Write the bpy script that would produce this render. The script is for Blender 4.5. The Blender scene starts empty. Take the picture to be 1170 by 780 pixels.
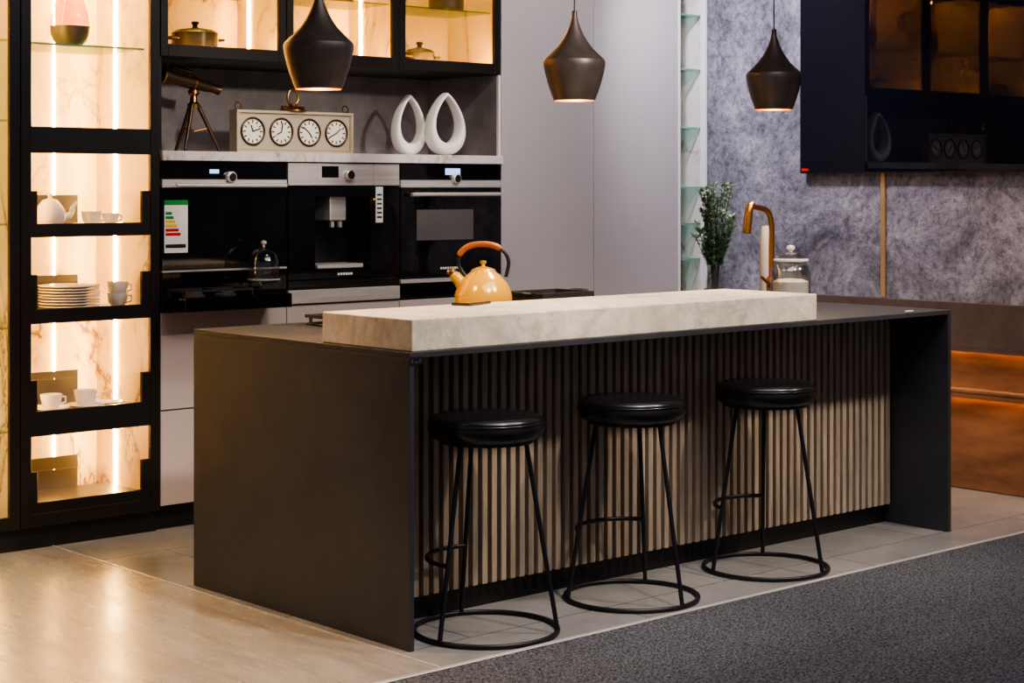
import bpy, bmesh, math, random
from mathutils import Vector, Matrix
random.seed(7)
R=math.radians
S=bpy.context.scene
# ---------------------------------------------------------------- materials
def srgb(r,g,b):
    f=lambda c:(c/255/12.92) if c/255<=.04045 else ((c/255+.055)/1.055)**2.4
    return (f(r),f(g),f(b),1)
def newmat(name):
    m=bpy.data.materials.new(name); m.use_nodes=True
    nt=m.node_tree; nt.nodes.clear()
    o=nt.nodes.new('ShaderNodeOutputMaterial'); return m,nt,o
def principled(nt,o,col,rough=.5,metal=0,spec=.5,coat=0):
    p=nt.nodes.new('ShaderNodeBsdfPrincipled')
    p.inputs['Base Color'].default_value=col
    p.inputs['Roughness'].default_value=rough
    p.inputs['Metallic'].default_value=metal
    p.inputs['Specular IOR Level'].default_value=spec
    p.inputs['Coat Weight'].default_value=coat
    nt.links.new(p.outputs[0],o.inputs[0]); return p
def coords(nt,scale=(1,1,1),rot=(0,0,0),loc=(0,0,0)):
    t=nt.nodes.new('ShaderNodeTexCoord'); mp=nt.nodes.new('ShaderNodeMapping')
    mp.inputs['Scale'].default_value=scale; mp.inputs['Rotation'].default_value=rot
    mp.inputs['Location'].default_value=loc
    nt.links.new(t.outputs['Object'],mp.inputs[0]); return mp
def noise(nt,mp,scale,detail=5,rough=.55,dist=0):
    n=nt.nodes.new('ShaderNodeTexNoise'); n.inputs['Scale'].default_value=scale
    n.inputs['Detail'].default_value=detail; n.inputs['Roughness'].default_value=rough
    n.inputs['Distortion'].default_value=dist
    nt.links.new(mp.outputs[0],n.inputs['Vector']); return n
def ramp(nt,src,stops):
    r=nt.nodes.new('ShaderNodeValToRGB'); e=r.color_ramp.elements
    while len(e)<len(stops): e.new(.5)
    for i,(p,c) in enumerate(stops): e[i].position=p; e[i].color=c
    nt.links.new(src,r.inputs[0]); return r
def bump(nt,src,p,strength=.2,dist=.01):
    b=nt.nodes.new('ShaderNodeBump'); b.inputs['Strength'].default_value=strength
    b.inputs['Distance'].default_value=dist
    nt.links.new(src,b.inputs['Height']); nt.links.new(b.outputs[0],p.inputs['Normal'])
def plain(name,col,rough=.5,metal=0,spec=.5,coat=0,vary=.06,nscale=6):
    m,nt,o=newmat(name); p=principled(nt,o,col,rough,metal,spec,coat)
    mp=coords(nt); n=noise(nt,mp,nscale,4)
    lo=tuple(c*(1-vary) for c in col[:3])+(1,); hi=tuple(min(1,c*(1+vary)) for c in col[:3])+(1,)
    r=ramp(nt,n.outputs[0],[(.3,lo),(.7,hi)]); nt.links.new(r.outputs[0],p.inputs['Base Color'])
    return m
def noisemat(name,c1,c2,scale,rough=.6,b=.1,bd=.005,detail=8,stretch=(1,1,1),metal=0,lo=.35,hi=.65,dist=0,spec=.5):
    m,nt,o=newmat(name); p=principled(nt,o,c1,rough,metal,spec)
    mp=coords(nt,stretch); n=noise(nt,mp,scale,detail,.6,dist)
    r=ramp(nt,n.outputs[0],[(lo,c1),(hi,c2)]); nt.links.new(r.outputs[0],p.inputs['Base Color'])
    if b: bump(nt,n.outputs[0],p,b,bd)
    return m
def marble(name,base,vein,scale=1.6,rough=.3,w=.02,wlo=.42,whi=.58,spec=.5):
    m,nt,o=newmat(name); p=principled(nt,o,base,rough,0,spec)
    mp=coords(nt,(1,1,.55),(R(20),R(35),0)); n=noise(nt,mp,scale,6,.6,.6)
    s=nt.nodes.new('ShaderNodeMath'); s.operation='SUBTRACT'; s.inputs[1].default_value=.5
    a=nt.nodes.new('ShaderNodeMath'); a.operation='ABSOLUTE'
    nt.links.new(n.outputs[0],s.inputs[0]); nt.links.new(s.outputs[0],a.inputs[0])
    mid=tuple(.35*vein[i]+.65*base[i] for i in range(3))+(1,)
    r=ramp(nt,a.outputs[0],[(0,vein),(w*.5,mid),(w*2,base)])
    n2=noise(nt,mp,scale*1.3,3); r2=ramp(nt,n2.outputs[0],[(wlo,(0,0,0,1)),(whi,(1,1,1,1))])
    mx=nt.nodes.new('ShaderNodeMix'); mx.data_type='RGBA'
    nt.links.new(r2.outputs[0],mx.inputs[0]); mx.inputs[6].default_value=base
    nt.links.new(r.outputs[0],mx.inputs[7]); nt.links.new(mx.outputs[2],p.inputs['Base Color'])
    return m
def emit(name,col,strength):
    m,nt,o=newmat(name); e=nt.nodes.new('ShaderNodeEmission')
    e.inputs[0].default_value=col; e.inputs[1].default_value=strength
    nt.links.new(e.outputs[0],o.inputs[0]); return m
def thinglass(name,tint=(1,1,1,1),f0=.04,rough=.0):
    m,nt,o=newmat(name)
    t=nt.nodes.new('ShaderNodeBsdfTransparent'); t.inputs[0].default_value=tint
    g=nt.nodes.new('ShaderNodeBsdfGlossy'); g.inputs['Roughness'].default_value=rough
    f=nt.nodes.new('ShaderNodeLayerWeight'); f.inputs[0].default_value=.5
    pw=nt.nodes.new('ShaderNodeMath'); pw.operation='POWER'; pw.inputs[1].default_value=5
    ma=nt.nodes.new('ShaderNodeMath'); ma.operation='MULTIPLY_ADD'; ma.inputs[1].default_value=.9; ma.inputs[2].default_value=f0
    nt.links.new(f.outputs['Facing'],pw.inputs[0]); nt.links.new(pw.outputs[0],ma.inputs[0])
    mx=nt.nodes.new('ShaderNodeMixShader')
    nt.links.new(ma.outputs[0],mx.inputs[0]); nt.links.new(t.outputs[0],mx.inputs[1]); nt.links.new(g.outputs[0],mx.inputs[2])
    nt.links.new(mx.outputs[0],o.inputs[0]); return m

M={}
M['black']=plain('black_lacquer',srgb(28,26,28),.35)
M['blackmetal']=plain('black_metal',srgb(30,30,36),.42,.3)
M['frame']=plain('bronze_black_frame',srgb(42,38,36),.35,.4)
M['plinth']=plain('plinth_black',srgb(22,20,22),.5)
M['char']=noisemat('charcoal_matte_laminate',srgb(48,48,53),srgb(60,60,65),5,.42,.04,.002,detail=14,lo=.3,hi=.7,dist=.6)
M['slatback']=plain('slat_backing',srgb(16,15,16),.8)
M['slat']=noisemat('grey_taupe_slat_wood',srgb(136,122,107),srgb(170,153,136),9,.55,.08,.002,stretch=(6,6,.5))
def stonemat():
    m,nt,o=newmat('cream_veined_stone'); p=principled(nt,o,(1,1,1,1),.42)
    mp=coords(nt,(1,1,1),(0,0,R(25))); n=noise(nt,mp,2.6,10,.6,.6); n2=noise(nt,mp,20,10,.7)
    r=ramp(nt,n.outputs[0],[(.3,srgb(190,178,163)),(.46,srgb(214,203,188)),(.5,srgb(194,182,167)),(.54,srgb(216,205,190)),(.7,srgb(228,218,203))])
    r2=ramp(nt,n2.outputs[0],[(.32,(.68,.67,.66,1)),(.56,(1,1,1,1))])
    mx=nt.nodes.new('ShaderNodeMix'); mx.data_type='RGBA'; mx.blend_type='MULTIPLY'; mx.inputs[0].default_value=.7
    nt.links.new(r.outputs[0],mx.inputs[6]); nt.links.new(r2.outputs[0],mx.inputs[7])
    nt.links.new(mx.outputs[2],p.inputs['Base Color']); bump(nt,n2.outputs[0],p,.5,.006); return m
M['stone']=stonemat()
M['marble']=marble('calacatta_marble',srgb(242,222,184),srgb(108,72,42),1.7,.3,.022,.38,.54)
M['greymarble']=marble('shelf_marble',srgb(215,208,205),srgb(150,135,130),4,.3,.03)
M['lacq']=plain('lilac_grey_lacquer',srgb(178,171,174),.42,vary=.02,nscale=1)
M['lacq2']=plain('taupe_grey_lacquer',srgb(180,168,166),.42,vary=.02,nscale=1)
M['white']=plain('white_laminate',srgb(225,222,222),.4,vary=.02)
M['niche']=noisemat('dark_concrete',srgb(104,98,98),srgb(154,144,142),4,.4,.08,.004,lo=.3,hi=.7)
M['glassb']=plain('black_oven_glass',srgb(10,10,13),.04,0,.7,vary=.02)
M['screen']=plain('tv_screen',srgb(14,14,26),.02,0,.34,vary=.02)
M['chrome']=noisemat('brushed_steel',srgb(205,200,195),srgb(228,224,220),30,.38,.02,.001,stretch=(.1,1,4),metal=.55)
M['gold']=plain('brushed_brass',srgb(184,136,80),.28,1)
M['champ']=plain('champagne_metal',srgb(222,206,180),.35,.45)
M['brass']=plain('brass_trim',srgb(200,166,120),.35,.6)
M['darkbronze']=plain('dark_bronze',srgb(84,66,50),.35,.7)
M['leather']=plain('black_leather',srgb(22,21,24),.27,0,.5)
M['glass']=thinglass('clear_glass')
M['jarglass']=thinglass('jar_glass',srgb(236,238,238),.07)
M['smoke']=thinglass('smoked_glass',srgb(245,236,220))
M['amber']=thinglass('amber_glass',srgb(238,188,100))
M['green']=thinglass('shelf_glass',srgb(212,236,226),.06)
M['gedge']=plain('glass_edge',srgb(110,165,150),.2)
M['led']=emit('warm_led',(1,.54,.15,1),180)
M['leddim']=emit('warm_led_soft',(1,.50,.13,1),85)
M['ledor']=emit('orange_led',(1,.46,.14,1),17)
M['bulb']=emit('pendant_bulb',(1,.58,.20,1),70)
M['pendtop']=noisemat('pendant_spun_metal',srgb(72,64,60),srgb(86,76,70),20,.42,.02,.001,metal=.45)
M['pendin']=plain('pendant_gold_lining',srgb(238,180,80),.35,.7)
M['china']=plain('white_china',srgb(240,236,230),.2,vary=.01)
M['kettle']=plain('mustard_enamel',srgb(222,164,44),.2,.1,coat=.4,vary=.03)
M['khandle']=plain('orange_wood_handle',srgb(176,96,38),.35)
M['iron']=noisemat('cast_iron',srgb(26,26,28),srgb(40,40,42),40,.6,.15,.002)
M['navy']=plain('dark_enamel',srgb(34,36,46),.25)
M['greypot']=plain('grey_pot',srgb(96,90,84),.35,.3)
M['paper']=plain('label_paper',srgb(235,235,230),.6)
M['cream']=plain('clock_dial',srgb(240,232,216),.5)
M['ink']=plain('ink',srgb(20,18,16),.5)
M['red']=plain('red_label',srgb(200,20,25),.5)
M['greenl']=plain('green_label',srgb(20,140,60),.5)
M['yell']=plain('yellow_label',srgb(240,200,30),.5)
M['leaf']=noisemat('leaf_green',srgb(74,108,88),srgb(136,168,146),12,.5,0)
M['stem']=plain('stem_green',srgb(70,80,50),.6)
M['rust']=noisemat('warm_brown_wood_cladding',srgb(98,66,46),srgb(152,106,74),5,.42,.25,.005,lo=.3,hi=.7,detail=14,stretch=(1,.5,2))
M['display']=emit('display_blue',(.4,.6,1,1),1.5)
M['oven_in']=plain('oven_window',srgb(90,86,86),.12,0,.6)
M['ceil']=plain('dark_ceiling',srgb(60,56,62),.8)
M['steelgrey']=plain('drawer_back_grey',srgb(96,94,94),.4,.4)

def wallmat():
    m,nt,o=newmat('blue_grey_mottled_plaster'); p=principled(nt,o,(1,1,1,1),.6)
    mp=coords(nt,(1,1,1)); n=noise(nt,mp,2.4,15,.84,.6); n2=noise(nt,mp,30,12,.8)
    r=ramp(nt,n.outputs[0],[(.38,srgb(80,78,88)),(.48,srgb(128,125,138)),(.55,srgb(154,151,164)),(.64,srgb(190,187,196))])
    r2=ramp(nt,n2.outputs[0],[(.4,(.34,.33,.34,1)),(.53,(1,1,1,1))])
    mx=nt.nodes.new('ShaderNodeMix'); mx.data_type='RGBA'; mx.blend_type='MULTIPLY'; mx.inputs[0].default_value=.8
    nt.links.new(r.outputs[0],mx.inputs[6]); nt.links.new(r2.outputs[0],mx.inputs[7])
    nt.links.new(mx.outputs[2],p.inputs['Base Color']); bump(nt,n2.outputs[0],p,.6,.012); return m
M['wall']=wallmat()
def brickmat(name,c1,c2,mort,w,h,rotz,msize,rough,grain=(1,1,1),gs=8,lo=.7,ramp_rough=None,axes=None,offset=.5):
    m,nt,o=newmat(name); p=principled(nt,o,c1,rough)
    mp=coords(nt,(1,1,1),(0,0,rotz) if axes is None else axes)
    b=nt.nodes.new('ShaderNodeTexBrick'); b.offset=offset
    b.inputs['Scale'].default_value=1; b.inputs['Brick Width'].default_value=w; b.inputs['Row Height'].default_value=h
    b.inputs['Mortar Size'].default_value=msize; b.inputs['Mortar Smooth'].default_value=.1
    b.inputs['Color1'].default_value=c1; b.inputs['Color2'].default_value=c2; b.inputs['Mortar'].default_value=mort
    nt.links.new(mp.outputs[0],b.inputs['Vector'])
    g=coords(nt,grain); n=noise(nt,g,gs,8,.65,.3); r=ramp(nt,n.outputs[0],[(.3,(lo,lo,lo,1)),(.65,(1,1,1,1))])
    mx=nt.nodes.new('ShaderNodeMix'); mx.data_type='RGBA'; mx.blend_type='MULTIPLY'; mx.inputs[0].default_value=1
    nt.links.new(b.outputs['Color'],mx.inputs[6]); nt.links.new(r.outputs[0],mx.inputs[7])
    nt.links.new(mx.outputs[2],p.inputs['Base Color'])
    rr=ramp(nt,n.outputs[0],[(.3,(rough*1.25,)*3+(1,)),(.7,(rough*.8,)*3+(1,))]); nt.links.new(rr.outputs[0],p.inputs['Roughness'])
    bump(nt,b.outputs['Fac'],p,-.15,.002); return m
M['wood']=brickmat('grey_beige_plank_tile',srgb(166,158,147),srgb(156,148,138),srgb(124,115,104),1.3,.2,R(90),.0015,.27,(4,1,1),3,.62)
M['ftile']=brickmat('grey_stone_tile',srgb(148,146,144),srgb(140,138,136),srgb(98,96,94),1.2,.6,0,.003,.22,(1,1,1),3,.62)
M['wtile']=brickmat('brown_slate_tile',srgb(92,76,72),srgb(78,64,62),srgb(40,34,32),.6,.24,0,.004,.5,(1,1,1),6,.6,axes=(R(90),0,R(90)),offset=0)
M['carpet']=noisemat('charcoal_carpet',srgb(34,34,37),srgb(112,112,117),130,.95,.8,.008,detail=2,spec=.1,lo=.34,hi=.68)

# ---------------------------------------------------------------- geometry
class G:
    def __init__(s,name,loc=(0,0,0),rot=0,world=False,single=False):
        s.loc=Vector(loc); s.world=world
        s.e=bpy.data.objects.new(name,None); s.e.empty_display_size=.1
        s.e.location=loc; s.e.rotation_euler=(0,0,rot); S.collection.objects.link(s.e)
    def add(s,name,me,mat,smooth=False,ang=35):
        if s.world: me.transform(Matrix.Translation(-s.loc))
        me.materials.append(M[mat] if isinstance(mat,str) else mat)
        if smooth:
            me.shade_smooth(); me.set_sharp_from_angle(angle=R(ang))
        o=bpy.data.objects.new(name,me); S.collection.objects.link(o); o.parent=s.e; return o
    def mesh(s,name,v,f,mat,smooth=False,ang=35):
        me=bpy.data.meshes.new(name); me.from_pydata([tuple(x) for x in v],[],f); me.validate()
        bm=bmesh.new(); bm.from_mesh(me); bmesh.ops.recalc_face_normals(bm,faces=bm.faces); bm.to_mesh(me); bm.free()
        return s.add(name,me,mat,smooth,ang)
    def box(s,name,x0,x1,y0,y1,z0,z1,mat,bev=.0015,seg=1,smooth=False):
        return s.add(name,boxmesh(name,x0,x1,y0,y1,z0,z1,bev,seg),mat,smooth)
    def boxes(s,name,lst,mat,bev=0):
        bm=bmesh.new()
        for b in lst: addbox(bm,*b)
        if bev: bmesh.ops.bevel(bm,geom=bm.edges[:],offset=bev,segments=1,affect='EDGES')
        me=bpy.data.meshes.new(name); bm.to_mesh(me); bm.free(); return s.add(name,me,mat)
    def lathe(s,name,c,prof,mat,seg=48,ang=35):
        v=[];f=[]; idx=[]
        for r,z in prof:
            if r<1e-6: idx.append([len(v)]); v.append((c[0],c[1],c[2]+z))
            else:
                idx.append(list(range(len(v),len(v)+seg)))
                for i in range(seg):
                    a=2*math.pi*i/seg; v.append((c[0]+r*math.cos(a),c[1]+r*math.sin(a),c[2]+z))
        for a,b in zip(idx,idx[1:]):
            for i in range(seg):
                j=(i+1)%seg
                if len(a)==1 and len(b)==1: continue
                if len(a)==1: f.append((a[0],b[i],b[j]))
                elif len(b)==1: f.append((a[i],a[j],b[0]))
                else: f.append((a[i],a[j],b[j],b[i]))
        return s.mesh(name,v,f,mat,True,ang)
    def tube(s,name,pts,r,mat,closed=False,seg=12):
        pts=[Vector(p) for p in pts]; n=len(pts)
        rs=r if isinstance(r,(list,tuple)) else [r]*n
        v=[];f=[]
        up=None
        for i,p in enumerate(pts):
            if closed: t=(pts[(i+1)%n]-pts[i-1]).normalized()
            else: t=(pts[min(i+1,n-1)]-pts[max(i-1,0)]).normalized()
            if up is None:
                up=Vector((0,0,1)) if abs(t.z)<.9 else Vector((1,0,0))
            up=(up-t*up.dot(t)).normalized(); w=t.cross(up)
            for k in range(seg):
                a=2*math.pi*k/seg; v.append(p+(up*math.cos(a)+w*math.sin(a))*rs[i])
        m=n if closed else n-1
        for i in range(m):
            j=(i+1)%n
            for k in range(seg):
                l=(k+1)%seg; f.append((i*seg+k,i*seg+l,j*seg+l,j*seg+k))
        if not closed:
            f.append(tuple(range(seg))); f.append(tuple(range((n-1)*seg,n*seg)))
        return s.mesh(name,v,f,mat,True,50)
def addbox(bm,x0,x1,y0,y1,z0,z1):
    vs=[bm.verts.new((x,y,z)) for z in (z0,z1) for x,y in ((x0,y0),(x1,y0),(x1,y1),(x0,y1))]
    for q in ((3,2,1,0),(4,5,6,7),(0,1,5,4),(1,2,6,5),(2,3,7,6),(3,0,4,7)): bm.faces.new([vs[i] for i in q])
def boxmesh(name,x0,x1,y0,y1,z0,z1,bev=0,seg=1):
    bm=bmesh.new(); addbox(bm,x0,x1,y0,y1,z0,z1)
    if bev: bmesh.ops.bevel(bm,geom=bm.edges[:],offset=bev,segments=seg,affect='EDGES',profile=.5)
    me=bpy.data.meshes.new(name); bm.to_mesh(me); bm.free(); return me
def solo(name,x0,x1,y0,y1,z0,z1,mat,bev=0):
    me=boxmesh(name,x0,x1,y0,y1,z0,z1,bev); me.materials.append(M[mat])
    o=bpy.data.objects.new(name,me); S.collection.objects.link(o); return o
def arc(c,r,a0,a1,z,n=24):
    return [(c[0]+r*math.cos(a0+(a1-a0)*i/n),c[1]+r*math.sin(a0+(a1-a0)*i/n),z) for i in range(n+1)]
def smoothpath(pts,n=8):
    P=[Vector(p) for p in pts]; out=[]
    for i in range(len(P)-1):
        p0=P[max(i-1,0)];p1=P[i];p2=P[i+1];p3=P[min(i+2,len(P)-1)]
        for k in range(n):
            t=k/n; out.append(.5*((2*p1)+(p2-p0)*t+(2*p0-5*p1+4*p2-p3)*t*t+(3*p1-p0-3*p2+p3)*t**3))
    out.append(P[-1]); return out

# ---------------------------------------------------------------- room
XR=7.09; YB=6.95; YF=6.33; CH=3.0
YE=3.98
fl=bpy.data.meshes.new('floor')
def q(x0,x1,y0,y1): return [(x0,y0,0),(x1,y0,0),(x1,y1,0),(x0,y1,0)]
V=q(-1.5,3.31,YE,YB+.1)+q(3.31,XR+.1,YE,YB+.1)+q(-1.5,XR+.1,-1.5,YE)
fl.from_pydata(V+[(-1.5,-1.5,-.08),(XR+.1,-1.5,-.08),(XR+.1,YB+.1,-.08),(-1.5,YB+.1,-.08)],[],[(0,1,2,3),(4,5,6,7),(8,9,10,11),(12,15,14,13)])
fl.materials.append(M['wood']); fl.materials.append(M['ftile'])
fl.polygons[1].material_index=1; fl.polygons[2].material_index=1
S.collection.objects.link(bpy.data.objects.new('floor',fl))
solo('carpet',-1.5,7.03,-1.5,YE-.02,0,.006,'carpet',.002)
solo('trim_1',-1.5,7.03,YE-.02,YE,0,.007,'chrome',.001)
solo('trim_2',3.304,3.314,YE,YF+.04,0,.002,'chrome',0)
solo('wall_back',-1.5,XR+.1,YB,YB+.1,0,CH,'white')
solo('wall_right',XR,XR+.1,-1.5,YB,0,CH,'wall')
solo('ceiling',-1.5,XR+.1,0.5,YB+.1,CH,CH+.08,'ceil')
g=G('wall_cladding',(XR-.02,4.4,.42),world=True)
CY0,CY1=2.4,6.32
g.box('slate_tile_band',XR-.046,XR-.001,CY0,CY1,.660,.864,'wtile',.001)
g.box('upper_lip',XR-.046,XR-.040,CY0,CY1,.640,.6598,'wtile',0)
g.box('upper_rust_panel',XR-.010,XR-.001,CY0,CY1,.470,.6595,'rust',0)
g.box('ledge',XR-.046,XR-.001,CY0,CY1,.445,.4695,'rust',.008,3)
g.box('ledge_lip',XR-.046,XR-.040,CY0,CY1,.425,.446,'rust',0)
g.box('lower_rust_panel',XR-.010,XR-.001,CY0,CY1,.004,.4445,'rust',0)
g.box('led_strip_1',XR-.036,XR-.026,CY0+.02,CY1-.02,.654,.6595,'ledor',0)
g.box('led_strip_2',XR-.036,XR-.026,CY0+.02,CY1-.02,.4395,.4445,'ledor',0)
g=G('brass_wall_strip',(XR-.01,5.2,.87),world=True)
g.box('strip',XR-.014,XR-.0005,5.187,5.211,.866,CH-.001,'brass',.002)

# ---------------------------------------------------------------- island
g=G('kitchen_island',(4.755,4.79,0),world=True)
X0,X1,Y0,Y1=3.35,6.161,4.187,5.40
g.box('worktop',X0,X1,Y0,Y1,.882,.90,'char',.001)
g.box('end_panel_1',X0,X0+.018,Y0,Y1,0,.8815,'char',.001)
g.box('end_panel_2',X1-.02,X1,Y0,Y1,0,.8815,'char',.001)
g.box('cabinet_body',X0+.019,X1-.021,4.50,Y1-.01,0,.881,'plinth',0)
g.box('slat_backing',X0+.019,X1-.021,4.488,4.499,.08,.881,'slatback',0)
n=66; sp=(X1-.021-X0-.019)/n
g.boxes('slats',[(X0+.019+sp*i+.006,X0+.019+sp*i+.006+sp*.56,4.462,4.488,.08,.878) for i in range(n)],'slat',.0015)
g.box('stone_bar',X0+.012,5.30,Y0+.004,4.65,.9005,.999,'stone',.004,2)
g.box('socket_cover',4.66,4.78,4.49,4.56,.9992,1.0015,'stone',.001)
g.box('corner_plate',X0-.0,X0+.05,Y0-.0015,Y0-.0003,.862,.886,'black',0)
g.boxes('corner_plate_text',[(X0+.006,X0+.010,Y0-.0022,Y0-.0016,.868,.880),(X0+.018,X0+.03,Y0-.0022,Y0-.0016,.868,.871),(X0+.036,X0+.040,Y0-.0022,Y0-.0016,.868,.880)],'steelgrey')
g.box('corner_tag',5.93,5.98,4.24,4.25,.9005,.903,'paper',0)
g.box('sink_rim',5.34,5.74,4.90,5.30,.9005,.904,'blackmetal',.001)
g.box('sink_bowl',5.36,5.72,4.92,5.28,.9042,.905,'black',0)

# ---------------------------------------------------------------- stools
def stool(x,y,phi):
    g=G('bar_stool',(x,y,0.0006),R(phi-41.95))
    g.tube('base_ring',arc((0,0),.226,0,2*math.pi,.0085,64)[:-1],.0075,'blackmetal',closed=True)
    top=.125;zt=.605
    for i in range(3):
        a=R(120*i); c,s_=math.cos(a),math.sin(a)
        g.tube(f'leg_{i+1}',[(c*.226,s_*.226,.01),(c*top,s_*top,zt)],.0075,'blackmetal')
    zf=.235; rf=.226+(top-.226)*zf/zt
    g.tube('footrest',arc((0,0),rf,0,R(120),zf,30),.0075,'blackmetal')
    g.lathe('seat_plate',(0,0,0),[(0,.598),(.15,.598),(.152,.602),(.152,.61),(0,.61)],'blackmetal',48)
    g.lathe('seat',(0,0,0),[(0,.607),(.150,.607),(.168,.612),(.180,.624),(.185,.640),(.184,.654),(.179,.662),(.1805,.666),(.176,.675),(.158,.683),(.12,.687),(.06,.689),(0,.689)],'leather',64,60)
    g.tube('seat_piping',arc((0,0),.1815,0,2*math.pi,.6625,64)[:-1],.003,'leather',closed=True,seg=8)
stool(3.686,4.222,112)
stool(4.355,4.236,74)
stool(5.057,4.234,85)

# ---------------------------------------------------------------- display cabinet
def ring_frame(g,name,x0,x1,z0,z1,w,y0,y1,mat,wb=None):
    wb=wb or w
    g.boxes(name,[(x0,x0+w,y0,y1,z0,z1),(x1-w,x1,y0,y1,z0,z1),(x0+w,x1-w,y0,y1,z0,z0+wb),(x0+w,x1-w,y0,y1,z1-w,z1)],mat,.0015)
TOP=2.60
g=G('display_cabinet',(3.1,6.6,0),world=True)
YI=6.80
g.box('plinth',2.50,3.769,6.36,6.9,0,.085,'plinth',0)
g.box('back_panel',2.50,3.769,YI,YI+.02,.085,TOP,'marble',0)
g.box('carcass_bottom',2.50,3.769,6.345,YI,.086,.11,'black',0)
g.box('carcass_top',2.50,3.769,6.345,YI,TOP-.02,TOP,'black',0)
for i,x in enumerate((2.50,3.15,3.742)):
    g.box(f'side_panel_{i+1}',x,x+.026,6.352,YI,.111,TOP-.021,'marble',0)
ring_frame(g,'door_frame_2',3.162,3.769,.088,TOP,.043,YF,6.35,'frame',.05)
ring_frame(g,'door_frame_1',2.52,3.158,.088,TOP,.043,YF,6.35,'frame',.05)
g.box('led_strip_1',3.736,3.7415,6.636,6.646,.12,TOP-.03,'led',0)
g.box('led_strip_2',3.54,3.545,YI-.006,YI-.0005,.12,TOP-.03,'leddim',0)
g.box('led_strip_3',3.1445,3.1495,6.60,6.610,.12,TOP-.03,'led',0)
g.box('led_strip_4',3.1765,3.181,6.42,6.430,.12,TOP-.03,'leddim',0)
g.box('led_strip_5',3.10,3.105,YI-.006,YI-.0005,.12,TOP-.03,'leddim',0)
g.box('led_top',3.25,3.70,6.62,6.64,TOP-.03,TOP-.0205,'led',0)
g.box('led_top_left',2.6,3.10,6.62,6.64,TOP-.03,TOP-.0205,'led',0)
for z in (.45,.85,1.25,1.65,1.96):
    g.box('left_glass_shelf',2.528,3.142,6.40,6.78,z,z+.008,'green',0)
g.box('glass_shelf',3.183,3.735,6.40,6.78,1.955,1.963,'green',0)
g.box('glass_shelf_edge',3.183,3.735,6.396,6.40,1.955,1.963,'gedge',0)
g.box('drawer_fascia',3.204,3.727,6.334,6.352,1.530,1.632,'black',.001)
for k,(z0,z1,zu) in enumerate(((1.204,1.256,1.383),(.870,.926,1.059),(.436,.532,.653),(.126,.18,.30))):
    g.boxes(f'drawer_frame_{k+1}',[(3.204,3.727,6.334,6.352,z0,z1),(3.204,3.232,6.334,6.352,z1,zu),(3.690,3.727,6.334,6.352,z1,zu)],'black',.001)
    g.box(f'drawer_base_{k+1}',3.204,3.727,6.353,6.70,z1-.03,z1-.018,'steelgrey',0)
    g.box(f'drawer_glass_{k+1}',3.233,3.689,6.342,6.346,z1,zu,'glass',0)
    g.box(f'drawer_back_{k+1}',3.204,3.60,6.70,6.71,z1-.03,z1+.11,'steelgrey',0)
def cup(g,x,y,z,s=1):
    g.lathe('cup',(x,y,z),[(0,.002),(.02*s,0),(.024*s,.004),(.036*s,.02*s),(.042*s,.05*s),(.043*s,.06*s),(.04*s,.06*s),(.033*s,.02*s),(0,.008)],'china',32)
    g.tube('cup_handle',[(x+.04*s,y,z+.05*s),(x+.062*s,y,z+.045*s),(x+.062*s,y,z+.025*s),(x+.036*s,y,z+.018*s)],.004,'china',seg=8)
def saucer(g,x,y,z,r=.072):
    g.lathe('saucer',(x,y,z),[(0,0),(r*.45,0),(r*.6,.004),(r,.014),(r*.99,.017),(r*.6,.008),(0,.005)],'china',40)
g=G('coffee_cup_set',(3.48,6.45,.5146))
cup(g,-.13,.0,.006); saucer(g,-.13,0,0)
cup(g,.02,-.0,.006,1.1); saucer(g,.02,-.0,0,.076)
saucer(g,.13,.02,0.0,.06)
g=G('plate_stack',(3.455,6.5,.9085))
for i in range(8):
    g.lathe('plate',(0,0,i*.0115),[(0,0),(.06,0),(.075,.005),(.122,.014),(.122,.018),(.075,.010),(0,.006)],'china',48)
g=G('stacked_cups',(3.655,6.47,.9085)); cup(g,0,0,0); cup(g,0,0,.045); 
g=G('tea_set',(3.46,6.46,1.2385))
tp=[(0,0),(.04,0),(.052,.012),(.062,.04),(.058,.07),(.04,.095),(.036,.1),(.03,.108),(.01,.115),(.008,.122),(.012,.128),(.008,.135),(0,.137)]
g.lathe('teapot_body',(-.1,0.02,0),tp,'china',40)
g.tube('teapot_spout',smoothpath([(-.04,.02,.04),(-.01,.02,.05),(.0,.02,.08),(.018,.02,.1)],5),[.014]*5+[.011]*5+[.008]*6,'china')
g.tube('teapot_handle',smoothpath([(-.155,.02,.08),(-.19,.02,.08),(-.19,.02,.04),(-.158,.02,.03)],5),.006,'china')
cup(g,.06,-.02,.006,.95); saucer(g,.06,-.02,0); saucer(g,.17,.02,0,.06); cup(g,.17,.02,.006,.8)
g=G('amber_glass_vase',(3.47,6.52,1.964))
g.lathe('metal_base',(0,0,0),[(0,0),(.045,0),(.066,.02),(.078,.05),(.08,.08),(0,.08)],'greypot',48)
g.lathe('glass_top',(0,0,0),[(.08,.082),(.076,.12),(.064,.16),(.05,.20),(.046,.24)],'amber',48)

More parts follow.
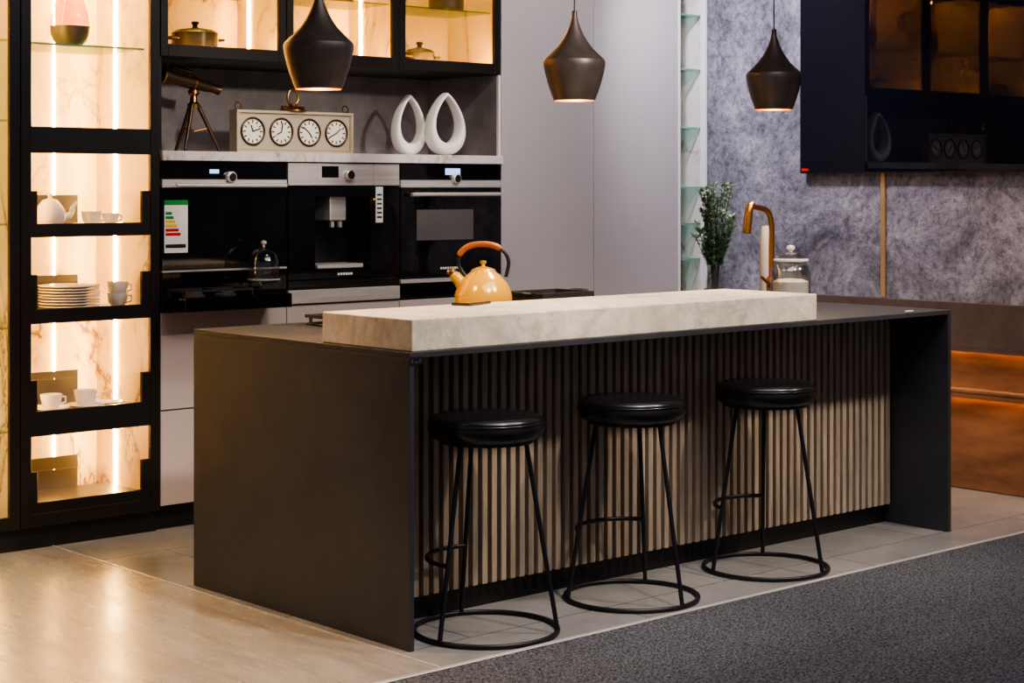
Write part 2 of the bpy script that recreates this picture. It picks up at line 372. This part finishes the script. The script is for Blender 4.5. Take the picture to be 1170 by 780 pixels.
# ---------------------------------------------------------------- oven run
g=G('base_cabinet',(4.69,6.6,0),world=True)
g.box('plinth',3.771,5.618,6.38,6.9,0,.099,'plinth',0)
g.box('carcass',3.771,5.618,6.352,6.9,.1,.888,'lacq2',0)
xs=(3.771,4.39,5.005,5.618)
for i in range(3):
    g.box(f'drawer_front_{2*i+1}',xs[i]+.002,xs[i+1]-.002,YF,6.351,.103,.486,'lacq2',.0015)
    g.box(f'drawer_front_{2*i+2}',xs[i]+.002,xs[i+1]-.002,YF,6.351,.492,.886,'lacq2',.0015)
def knob(g,x,z,r,y=YF-.004):
    g.tube('knob',[(x,y,z),(x,y-.018,z),(x,y-.022,z)],[r,r,r*.85],'chrome',seg=32)
    g.tube('knob_cap',[(x,y-.0222,z),(x,y-.024,z)],[r*.72,r*.7],'black',seg=32)
zb,zt=.892,1.505
def carc(g,x0,x1): g.box('housing',x0+.004,x1-.004,6.345,6.88,zb,zt,'black',0)
g=G('wall_oven',(4.08,6.6,zb),world=True); a,b=3.771,4.39
carc(g,a,b)
g.box('control_panel',a+.004,b-.004,YF-.006,6.344,1.432,1.502,'glassb',.002)
g.box('steel_strip',a+.004,b-.004,YF-.008,6.344,1.396,1.430,'chrome',.002)
g.tube('handle',[(a+.05,YF-.04,1.405),(b-.03,YF-.04,1.405)],.009,'chrome')
g.boxes('handle_posts',[(a+.07,a+.085,YF-.04,YF-.006,1.398,1.411),(b-.07,b-.055,YF-.04,YF-.006,1.398,1.411)],'chrome')
g.box('door_glass',a+.004,b-.004,YF-.006,6.344,1.062,1.394,'glassb',.002)
g.box('door_trim',a+.004,b-.004,YF-.008,6.344,1.050,1.058,'chrome',.001)
g.box('lower_door',a+.004,b-.004,YF-.006,6.344,zb+.006,1.047,'glassb',.002)
g.box('display',4.0,4.045,YF-.0068,YF-.0061,1.455,1.472,'display',0)
knob(g,4.10,1.440,.024)
g.box('energy_label',3.785,3.895,YF-.0075,YF-.0062,1.13,1.345,'paper',0)
g.box('label_header',3.785,3.895,YF-.0082,YF-.0076,1.325,1.345,'greenl',0)
for i,c in enumerate(('greenl','greenl','yell','yell','red','red')):
    g.box('label_bar',3.79,3.82+.008*i,YF-.0082,YF-.0076,1.285-i*.017,1.297-i*.017,c,0)
g.box('label_text',3.79,3.885,YF-.0082,YF-.0076,1.15,1.165,'ink',0)
# projecting black ledge with a small hob in front of the oven
g=G('hob_ledge',(4.03,6.22,.9),world=True)
g.box('slab',3.776,4.290,6.145,6.322,.898,.955,'glassb',.003)
for bx in (3.87,4.02):
    g.lathe('burner',(bx,6.235,.955),[(0,0),(.045,0),(.045,.006),(.034,.008),(.034,.016),(.02,.02),(0,.02)],'greypot',28)
a0,a1=3.79,4.11; am=(a0+a1)/2
g.boxes('pan_support',[(a0,a1,6.165,6.173,.975,.985),(a0,a1,6.297,6.305,.975,.985),(a0,a0+.008,6.173,6.297,.975,.985),(a1-.008,a1,6.173,6.297,.975,.985),(am-.004,am+.004,6.173,6.297,.975,.985),(a0,a0+.008,6.165,6.173,.955,.975),(a1-.008,a1,6.165,6.173,.955,.975),(a0,a0+.008,6.297,6.305,.955,.975),(a1-.008,a1,6.297,6.305,.955,.975)],'iron')
g=G('glass_cake_dome',(4.208,6.235,.9553))
g.lathe('stand',(0,0,0),[(0,0),(.042,0),(.044,.004),(.012,.014),(.010,.035),(.03,.044),(.070,.048),(.072,.054),(0,.054)],'jarglass',40)
g.lathe('dome',(0,0,0),[(.064,.0545),(.066,.07),(.066,.13),(.058,.16),(.04,.18),(.015,.19),(0,.191)],'jarglass',40)
g.lathe('dome_inner',(0,0,0),[(.062,.0545),(.064,.07),(.064,.13),(.056,.158),(.038,.177),(0,.187)],'jarglass',40)
g.lathe('knob',(0,0,.1915),[(.005,0),(.005,.008),(.012,.016),(.012,.024),(0,.03)],'chrome',24)
g.lathe('rim',(0,0,0),[(.066,.0546),(.069,.056),(.069,.060),(.066,.061)],'chrome',40)

g=G('built_in_coffee_machine',(4.7,6.6,zb),world=True); a,b=4.39,5.005
g.boxes('housing',[(a+.004,b-.004,6.5,6.88,zb,zt),(a+.004,4.535,6.345,6.5,zb,zt),(4.835,b-.004,6.345,6.5,zb,zt),(4.535,4.835,6.345,6.5,1.36,zt),(4.535,4.835,6.345,6.5,zb,1.04)],'black')
g.box('control_panel',a+.004,b-.15,YF-.006,6.344,1.405,1.502,'chrome',.002)
g.box('control_display',4.57,4.66,YF-.0075,YF-.0062,1.44,1.49,'glassb',0)
g.box('control_side',b-.148,b-.004,YF-.006,6.344,1.405,1.502,'chrome',.002)
knob(g,4.715,1.452,.026)
g.boxes('front_panel',[(a+.004,4.535,YF-.006,6.344,1.0,1.40),(4.835,b-.004,YF-.006,6.344,1.0,1.40),(4.535,4.835,YF-.006,6.344,1.36,1.40),(4.535,4.835,YF-.006,6.344,1.0,1.04)],'glassb')
g.box('spout_block',4.64,4.73,6.36,6.498,1.25,1.36,'chrome',.006,2)
g.boxes('spouts',[(4.655,4.672,6.37,6.39,1.22,1.25),(4.698,4.715,6.37,6.39,1.22,1.25)],'chrome',.002)
g.box('drip_tray',4.56,4.81,6.34,6.498,1.041,1.06,'chrome',.003)
g.box('lower_panel',a+.004,b-.004,YF-.006,6.344,.958,.996,'glassb',.002)
g.box('lower_steel',a+.004,b-.004,YF-.012,6.344,zb+.003,.954,'chrome',.003)
g.box('label_strip',4.865,4.905,YF-.0078,YF-.0062,1.24,1.40,'paper',0)
g.boxes('label_print',[(4.872,4.898,YF-.0085,YF-.0079,1.26+.02*i,1.268+.02*i) for i in range(6)],'ink')
g.boxes('logo',[(4.655+.014*i,4.665+.014*i,YF-.0075,YF-.0062,1.012,1.022) for i in range(6)],'paper')
g=G('microwave_oven',(5.3,6.6,zb),world=True); a,b=5.005,5.618
carc(g,a,b)
g.box('control_panel',a+.004,b-.004,YF-.006,6.344,1.432,1.502,'glassb',.002)
g.box('steel_strip',a+.004,b-.004,YF-.008,6.344,1.396,1.430,'chrome',.002)
g.tube('handle',[(a+.04,YF-.04,1.365),(b-.04,YF-.04,1.365)],.009,'chrome')
g.boxes('handle_posts',[(a+.06,a+.075,YF-.04,YF-.006,1.359,1.371),(b-.075,b-.06,YF-.04,YF-.006,1.359,1.371)],'chrome')
g.box('door_glass',a+.004,b-.004,YF-.006,6.344,.985,1.393,'glassb',.002)
g.box('window',5.10,5.44,YF-.0072,YF-.0062,1.155,1.295,'oven_in',0)
g.box('steel_trim',a+.004,b-.004,YF-.008,6.344,.962,.98,'chrome',.001)
g.box('lower_door',a+.004,b-.004,YF-.006,6.344,zb+.004,.958,'glassb',.002)
g.box('display',5.27,5.36,YF-.0068,YF-.0061,1.455,1.485,'display',0)
knob(g,5.33,1.438,.024)
g.boxes('logo',[(5.24+.014*i,5.25+.014*i,YF-.0075,YF-.0062,1.02,1.03) for i in range(8)],'paper')
# niche
g=G('niche_shelf',(4.69,6.6,1.5),world=True)
g.box('marble_slab',3.771,5.618,YF-.02,6.88,1.5065,1.546,'greymarble',.002)
g.box('niche_back',3.771,5.618,6.86,6.88,1.5465,1.929,'niche',0)
g.box('niche_side_left',3.771,3.785,6.345,6.859,1.5465,1.929,'black',0)
g.box('niche_side_right',5.604,5.618,6.345,6.859,1.5465,1.929,'niche',0)
g.box('niche_side_edge',5.604,5.618,YF,6.3445,1.5465,1.929,'white',0)
# upper cabinets
g=G('wall_cabinet',(4.69,6.6,1.93),world=True)
g.box('bottom',3.771,5.618,6.352,6.88,1.931,1.95,'frame',0)
g.box('top',3.771,5.618,6.352,6.88,TOP-.02,TOP,'black',0)
g.box('back',3.771,5.618,6.70,6.72,1.951,TOP-.021,'marble',0)
for i,x in enumerate((3.771,4.381,4.996,5.600)):
    g.box(f'divider_{i+1}',x,x+.018,6.352,6.699,1.951,TOP-.021,'marble',0)
for i in range(3):
    ring_frame(g,f'door_frame_{i+1}',xs[i]+.002,xs[i+1]-.002,1.932,TOP-.002,.035,YF,6.351,'frame',.05)
    g.box(f'door_glass_{i+1}',xs[i]+.038,xs[i+1]-.038,6.338,6.342,1.983,TOP-.04,'smoke',0)
    g.box(f'glass_shelf_{i+1}',xs[i]+.022,xs[i+1]-.022,6.38,6.69,2.222,2.229,'green',0)
    g.box(f'led_strip_{i+1}',xs[i]+.08,xs[i+1]-.08,6.67,6.68,TOP-.03,TOP-.021,'led',0)
    g.box(f'led_low_{i+1}',xs[i]+.03,xs[i+1]-.03,6.358,6.368,1.951,1.957,'led',0)
    g.box(f'led_side_{i+1}',xs[i+1]-.016,xs[i+1]-.0095,6.60,6.61,1.96,TOP-.03,'leddim',0)
def pot(name,x,y,z,r,h,mat,lid=True):
    g=G(name,(x,y,z))
    g.lathe('body',(0,0,0),[(0,0),(r*.9,0),(r,.012),(r,h),(r*.96,h),(r*.96,.012),(0,.01)],mat,40)
    for s in (-1,1):
        g.tube('side_handle',[(s*r*.98,-.03,h*.8),(s*(r+.028),-.025,h*.82),(s*(r+.028),.025,h*.82),(s*r*.98,.03,h*.8)],.006,mat,seg=8)
    if lid:
        g.lathe('lid',(0,0,h+.001),[(r*1.02,0),(r*1.02,.006),(r*.8,.02),(.014,.03),(.01,.04),(.018,.048),(.014,.056),(0,.058)],mat,40)
        g.lathe('lid_underside',(0,0,h+.0006),[(0,0),(r*1.02,0)],mat,40)
pot('cooking_pot',4.04,6.50,1.951,.098,.09,'navy')
pot('saucepan',5.26,6.50,1.951,.07,.07,'greypot')
pot('stock_pot',4.78,6.52,2.23,.09,.12,'greypot')
pot('stock_pot',5.44,6.52,2.23,.085,.12,'greypot')

# tall cabinets
g=G('tall_cabinet',(6.24,6.6,0),world=True)
g.box('plinth',5.62,6.856,6.38,6.9,0,.099,'plinth',0)
g.box('carcass',5.62,6.856,6.352,6.9,.1,TOP,'lacq',0)
g.box('door_left',5.622,6.236,YF,6.351,.102,TOP,'lacq',.0015)
g.box('door_right',6.240,6.854,YF,6.351,.102,TOP,'lacq',.0015)
g=G('open_shelf_unit',(6.97,6.6,0),world=True)
g.box('side_left',6.858,6.874,YF,6.9,0,TOP,'white',.001)
g.box('side_right',7.064,7.082,YF,6.9,0,TOP,'white',.001)
g.box('back',6.875,7.063,6.88,6.9,0,TOP,'greymarble',0)
g.box('lining',7.058,7.0635,6.36,6.879,.1,TOP-.02,'greymarble',0)
g.box('bottom',6.875,7.057,YF+.004,6.879,0,.1,'white',0)
g.box('top',6.875,7.057,YF+.004,6.879,TOP-.02,TOP,'white',0)
for i,z in enumerate((.45,.73,1.015,1.2,1.392,1.705,2.013,2.3)):
    g.box(f'shelf_{i+1}',6.875,7.057,6.36,6.87,z,z+.008,'green',0)
    g.box(f'shelf_edge_{i+1}',6.875,7.057,6.355,6.3595,z,z+.009,'gedge',0)

# ---------------------------------------------------------------- television
g=G('television',(7.05,4.84,1.9),world=True)
g.box('housing',7.040,7.07,4.01,5.675,1.467,2.40,'black',.004)
g.box('screen',7.036,7.0395,4.018,5.667,1.476,2.393,'screen',0)
g.box('wall_mount',7.0705,7.0895,4.6,5.1,1.75,2.15,'black',.002)
g.box('red_sticker',7.034,7.0355,5.615,5.66,1.478,1.492,'red',0)

# ---------------------------------------------------------------- pendants
prof=[(.078,0),(.09,.03),(.103,.07),(.112,.105),(.1175,.13),(.119,.145),(.1165,.155),(.104,.168),(.085,.186),(.066,.206),(.050,.228),(.036,.252),(.025,.276),(.017,.298),(.012,.315),(.0105,.325),(.0,.325)]
for x in (3.528,4.725,5.905):
    g=G('pendant_lamp',(x,4.9,1.727))
    g.lathe('shade',(0,0,0),prof,'pendtop',64,28)
    g.lathe('shade_lining',(0,0,0),[(.0765,0)]+[(r-.003,z) for r,z in prof[1:9]]+[(0,.205)],'pendin',64)
    g.lathe('shade_rim',(0,0,0),[(.0762,0),(.0792,0),(.0792,.003),(.0762,.003),(.0762,0)],'pendin',64)
    g.lathe('neck',(0,0,.3251),[(0.0105,0),(.0105,.016),(.006,.02),(0,.02)],'darkbronze',24)
    g.tube('cord',[(0,0,.345),(0,0,CH-1.727-.025)],.0028,'blackmetal',seg=8)
    g.lathe('ceiling_canopy',(0,0,CH-1.727-.0255),[(0,0),(.05,0),(.05,.025),(0,.025)],'blackmetal',32)
    g.lathe('bulb',(0,0,.03),[(0,0),(.015,.004),(.026,.02),(.028,.035),(.02,.055),(.012,.07),(.012,.13),(0,.13)],'bulb',24)
    l=bpy.data.lights.new('pendant_light','SPOT'); l.energy=32; l.color=(1,.74,.46); l.spot_size=R(125); l.spot_blend=.6; l.shadow_soft_size=.04
    o=bpy.data.objects.new('lamp_light',l); S.collection.objects.link(o); o.parent=g.e; o.location=(0,0,.02)

# ---------------------------------------------------------------- niche objects
g=G('mantel_clock_set',(4.52,6.47,1.5465))
W=.31
g.boxes('case',[(-W,W,-.03,.03,0,.012),(-W,W,-.03,.03,.172,.184),(-W,-W+.012,-.03,.03,.012,.172),(W-.012,W,-.03,.03,.012,.172),(-W+.012,W-.012,-.012,.03,.012,.172)],'champ',.001)
g.box('dial_plate',-W+.014,W-.014,-.016,-.0125,.014,.17,'champ',0)
for i in range(4):
    cx=-.222+.148*i; cz=.092
    g.tube('dial',[(cx,-.0161,cz),(cx,-.0175,cz)],.056,'cream',seg=40)
    ringp=[(cx+.058*math.cos(t*2*math.pi/40),-.02,cz+.058*math.sin(t*2*math.pi/40)) for t in range(40)]
    g.tube('bezel',ringp,.005,'darkbronze',closed=True,seg=8)
    for h in range(12):
        a=h*math.pi/6; g.tube('hour_mark',[(cx+.036*math.cos(a),-.018,cz+.036*math.sin(a)),(cx+.049*math.cos(a),-.018,cz+.049*math.sin(a))],.0028,'ink',seg=6)
    for ln,a in ((.028,1.9+i*1.7),(.04,.3+i*1.1)):
        g.tube('hand',[(cx,-.02,cz),(cx+ln*math.cos(a),-.02,cz+ln*math.sin(a))],.0026,'ink',seg=6)
g.tube('top_ring',[(.0+.028*math.cos(t*math.pi/16),0,.245+.035*math.sin(t*math.pi/16)) for t in range(32)],.006,'gold',closed=True,seg=8)
g.lathe('ring_base',(0,0,.185),[(0,0),(.06,0),(.06,.006),(.03,.016),(.016,.024),(.02,.03),(0,.034)],'gold',24)
g.tube('top_bar',[(-.06,0,.2),(.06,0,.2)],.007,'gold',seg=8)
for s in (-1,1):
    g.tube('side_ring',[(s*.285+.016*math.cos(t*math.pi/8),0,.2+.016*math.sin(t*math.pi/8)) for t in range(16)],.003,'gold',closed=True,seg=6)
g=G('brass_telescope',(4.07,6.56,1.5465))
for a in (100,220,345):
    c,s_=math.cos(R(a)),math.sin(R(a))
    g.tube('tripod_leg',[(c*.115,s_*.115,.004),(c*.02,s_*.02,.20)],[.007,.010],'darkbronze',seg=8)
    g.tube('leg_brace',[(c*.07,s_*.07,.105),(0,0,.09)],.004,'gold',seg=6)
g.lathe('hub',(0,0,.19),[(0,0),(.026,0),(.028,.015),(.016,.025),(.014,.05),(.024,.06),(.024,.075),(0,.08)],'gold',24)
def P(t,o=0): return (-.155+.28*t,0,.325-.055*t+o)
g.tube('main_tube',[P(0),P(.12),P(.121),P(.55),P(.551),P(.8),P(.801),P(.95),P(1)],[.034,.034,.028,.028,.023,.023,.019,.019,.023],'darkbronze',seg=24)
g.tube('brass_band',[P(.0),P(.03)],.036,'gold',seg=24)
g.tube('brass_band',[P(.53),P(.57)],.03,'gold',seg=24)
g.tube('finder_scope',[P(.15,.046),P(.55,.042)],.01,'darkbronze',seg=12)
g.boxes('finder_posts',[(-.1,-.094,-.003,.003,.325,.36),(-.02,-.014,-.003,.003,.31,.342)],'gold')

def ringvase(x,y,H,Wd,dep):
    g=G('teardrop_ring_vase',(x,y,1.547))
    n=72;k=20;v=[];f=[]
    for i in range(n):
        th=2*math.pi*i/n
        sh=abs(math.sin(th/2))**.62
        ox=Wd/2*1.12*math.sin(th)*sh; oz=H*(.5+.5*math.cos(th))
        ix=Wd/2*.80*math.sin(th)*sh; iz=H*(.2+.365+.365*math.cos(th)) 
        o=Vector((ox,0,oz)); n_=Vector((ix,0,iz)); c=(o+n_)/2; d=(o-n_)/2
        dd=dep/2*(.75+.5*(1-math.cos(th))/2)
        for j in range(k):
            a=2*math.pi*j/k
            ca=math.copysign(abs(math.cos(a))**.7,math.cos(a)); sa=math.copysign(abs(math.sin(a))**.7,math.sin(a))
            v.append(c+d*ca+Vector((0,dd*sa,0)))
    for i in range(n):
        for j in range(k):
            a,b=i,(i+1)%n; f.append((a*k+j,a*k+(j+1)%k,b*k+(j+1)%k,b*k+j))
    g.mesh('body',v,f,'china',True,80)
ringvase(5.225,6.54,.285,.19,.06)
ringvase(5.365,6.44,.295,.225,.07)

# ---------------------------------------------------------------- island objects
g=G('gas_cooktop',(4.35,5.04,.9005))
g.box('glass_plate',-.6,.6,-.25,.25,0,.008,'glassb',.003)
for bx,by,r in ((-.45,.12,.04),(-.45,-.12,.05),(-.12,0,.06),(.2,.12,.045),(.2,-.12,.04),(.45,.05,.05)):
    g.lathe('burner',(bx,by,.008),[(0,0),(r*1.2,0),(r*1.2,.006),(r,.008),(r,.018),(r*.6,.022),(0,.022)],'greypot',32)
for c in (-.46,-.12,.22,.47):
    hw=.16 if c<.4 else .1
    g.boxes('pan_support',[(c-hw,c+hw,-.225,-.213,.028,.04),(c-hw,c+hw,.213,.225,.028,.04),(c-hw,c-hw+.012,-.213,.213,.028,.04),(c+hw-.012,c+hw,-.213,.213,.028,.04),(c-.006,c+.006,-.213,.213,.029,.04),(c-hw+.012,c+hw-.012,-.006,.006,.0285,.0395)]+[(c+sx*(hw-.012)-.006*0,c+sx*(hw-.012)+.008,sy*.21-.005,sy*.21+.005,.008,.028) for sx in (-1,1) for sy in (-1,1)],'iron')
for i in range(5):
    g.lathe('knob',(-.3+.1*i,-.235,.008),[(0,0),(.017,0),(.015,.022),(0,.024)],'chrome',20)
g=G('tea_kettle',(4.385,5.04,.9412),R(136))
g.lathe('body',(0,0,0),[(0,0),(.088,0),(.1,.006),(.108,.022),(.1095,.04),(.106,.06),(.097,.085),(.083,.108),(.064,.128),(.05,.138),(.047,.142),(0,.142)],'kettle',64,50)
g.lathe('lid',(0,0,.1422),[(.046,0),(.044,.006),(.025,.014),(.008,.018),(.006,.024),(.012,.03),(.012,.038),(0,.041)],'kettle',40,50)
g.tube('spout',smoothpath([(.075,0,.09),(.098,0,.115),(.116,0,.132)],6),[.026]*4+[.022]*5+[.019]*4,'kettle',seg=24)
g.lathe('whistle',(.118,0,.128),[(0,0),(.018,.002),(.02,.012),(.012,.024),(0,.026)],'gold',24)
hp=smoothpath([(.068,0,.125),(.092,0,.165),(.085,0,.21),(.045,0,.238),(-.02,0,.242),(-.07,0,.222),(-.095,0,.18),(-.085,0,.12)],8)
g.tube('handle_bracket',hp,.007,'black',seg=12)
g.tube('handle_grip',hp[14:40],[.008]+[.0115]*24+[.008],'khandle',seg=16)
g=G('griddle_pan',(4.80,5.12,.9412),0)
g.boxes('pan',[(-.14,.14,-.11,.11,0,.01),(-.14,.14,-.11,-.1,.01,.048),(-.14,.14,.1,.11,.01,.048),(-.14,-.13,-.1,.1,.01,.048),(.13,.14,-.1,.1,.01,.048)],'iron',.001)
g.boxes('ribs',[(-.125+.025*i,-.119+.025*i,-.098,.098,.0102,.015) for i in range(11)],'iron')
for s in (-1,1): g.tube('loop_handle',[(s*.14,-.04,.042),(s*.17,-.035,.045),(s*.17,.035,.045),(s*.14,.04,.042)],.007,'iron',seg=8)
g=G('smartphone',(3.94,4.59,.9996),R(20)); g.box('body',-.075,.075,-.036,.036,0,.009,'glassb',.002)

g=G('kitchen_faucet',(6.01,5.0,.9006),R(180))
g.lathe('base',(0,0,0),[(0,0),(.03,0),(.03,.008),(.024,.012),(.022,.1),(.018,.11),(0,.11)],'gold',32)
g.tube('spout',smoothpath([(0,0,.1),(0,0,.25),(0,0,.33),(.02,0,.385),(.065,0,.405),(.13,0,.415)],8),.0125,'gold',seg=20)
g.tube('spray_head',[(.125,0,.425),(.145,0,.415),(.15,0,.39),(.165,0,.30)],[.014,.018,.018,.02],'gold',seg=20)
g.tube('lever',[(0,.0,.06),(.04,.02,.08),(.10,.03,.11)],[.012,.008,.007],'gold',seg=12)
g=G('white_bottle_vase',(6.115,5.12,.9006))
g.lathe('body',(0,0,0),[(0,0),(.026,0),(.028,.02),(.028,.2),(.026,.25),(.022,.31),(.019,.325),(0,.325)],'lacq',32)
g=G('glass_storage_jar',(5.895,4.80,.9006))
g.lathe('jar',(0,0,0),[(0,0),(.06,0),(.08,.008),(.085,.03),(.086,.14),(.079,.165),(.068,.175),(.068,.185)],'jarglass',48)
g.lathe('jar_inner',(0,0,0),[(0,.008),(.056,.008),(.075,.016),(.080,.035),(.081,.138),(.074,.162),(.064,.172)],'jarglass',48)
g.lathe('rim',(0,0,0),[(.066,.185),(.074,.187),(.074,.194),(.062,.196)],'china',48)
g.lathe('lid',(0,0,0),[(.072,.197),(.072,.203),(.05,.213),(.02,.222),(.01,.226)],'jarglass',48)
g.lathe('lid_knob',(0,0,.222),[(.006,0),(.008,.008),(.018,.016),(.016,.027),(0,.032)],'china',24)
g.lathe('contents',(0,0,0),[(0,.01),(.05,.01),(.07,.02),(.074,.05),(.074,.10),(.05,.11),(0,.115)],'cream',32)

g=G('potted_eucalyptus',(5.97,5.29,.9006))
g.lathe('glass_vase',(0,0,0),[(0,.001),(.04,.001),(.045,.01),(.04,.08),(.03,.12),(.04,.16)],'jarglass',32)
lv=[];lf=[]
for sidx in range(38):
    a=random.uniform(0,2*math.pi); sp_=random.uniform(.02,.10); hh=random.uniform(.27,.52)
    if sp_>.08: hh=random.uniform(.25,.4)
    ps=smoothpath([(0.01*math.cos(a),.01*math.sin(a),.02),(.02*math.cos(a),.02*math.sin(a),.15),(sp_*.6*math.cos(a),sp_*.6*math.sin(a),hh*.7),(sp_*math.cos(a),sp_*math.sin(a),hh)],6)
    g.tube('stem',ps,.0016,'stem',seg=5)
    for k,p in enumerate(ps[6:]):
        for m in range(6):
            b=random.uniform(0,2*math.pi); L=random.uniform(.02,.040); w=L*.2
            d=Vector((math.cos(b),math.sin(b),random.uniform(-.1,.9))).normalized(); s_=d.cross(Vector((0,0,1))).normalized()
            i0=len(lv); lv+= [p,p+d*L*.5+s_*w,p+d*L,p+d*L*.5-s_*w]; lf.append((i0,i0+1,i0+2,i0+3))
me=bpy.data.meshes.new('leaves'); me.from_pydata([tuple(p) for p in lv],[],lf); g.add('leaves',me,'leaf')

# ---------------------------------------------------------------- lights
def spot(name,loc,to,e,col,size=60,blend=.7,soft=.08):
    l=bpy.data.lights.new(name,'SPOT'); l.energy=e; l.color=col; l.spot_size=R(size); l.spot_blend=blend; l.shadow_soft_size=soft
    o=bpy.data.objects.new(name,l); S.collection.objects.link(o); o.location=loc
    o.rotation_euler=(Vector(to)-Vector(loc)).to_track_quat('-Z','Y').to_euler()
def area(name,loc,to,e,col,sx,sy):
    l=bpy.data.lights.new(name,'AREA'); l.energy=e; l.color=col; l.shape='RECTANGLE'; l.size=sx; l.size_y=sy
    o=bpy.data.objects.new(name,l); S.collection.objects.link(o); o.location=loc
    o.rotation_euler=(Vector(to)-Vector(loc)).to_track_quat('-Z','Y').to_euler()
neu=(1,.86,.71); lil=(.90,.89,1)
spot('ceiling_spot_floor',(2.3,5.3,2.9),(2.5,5.3,0),170,(1,.66,.38),80)
spot('ceiling_spot_floor',(1.4,4.6,2.9),(1.8,4.7,0),120,(1,.68,.42),80)
for x in (3.5,4.8,6.1):
    spot('front_spot',(x+.3,2.7,2.85),(x,4.4,.5),160,neu,60)
spot('ceiling_spot_wall',(6.0,5.7,2.9),(7.09,5.9,1.9),110,lil,85)
spot('ceiling_spot_wall',(6.1,3.9,2.9),(7.09,4.7,.9),75,(1,.76,.60),70)
spot('ceiling_spot_cabinet',(5.6,4.9,2.9),(6.1,6.33,1.7),70,(1,.93,.90),80)
spot('ceiling_spot_cabinet',(4.2,4.9,2.9),(4.5,6.33,1.4),55,neu,80)
spot('front_spot',(4.6,3.0,2.5),(4.6,6.6,1.72),175,(1,.88,.78),32,.9)  # extra unseen spot added only to brighten the niche and oven steel
area('ceiling_fill',(4.2,3.2,2.95),(4.2,3.4,0),45,(.95,.91,.98),2.5,1.5)  # soft fill light added under the unseen ceiling, not a fitting
w=bpy.data.worlds.new('world'); S.world=w; w.use_nodes=True
w.node_tree.nodes['Background'].inputs[0].default_value=(.56,.54,.62,1); w.node_tree.nodes['Background'].inputs[1].default_value=.24

# ---------------------------------------------------------------- camera
c=bpy.data.cameras.new('camera'); co=bpy.data.objects.new('camera',c); S.collection.objects.link(co)
co.location=(0,0,1.397); co.rotation_euler=(R(90),0,R(-41.95))
c.sensor_width=36; c.lens=36*2035/1170; c.shift_y=-(390-214)/1170; c.clip_start=.05
S.camera=co
S.view_settings.view_transform='AgX'
S.view_settings.look='AgX - Medium High Contrast'
S.view_settings.exposure=.42
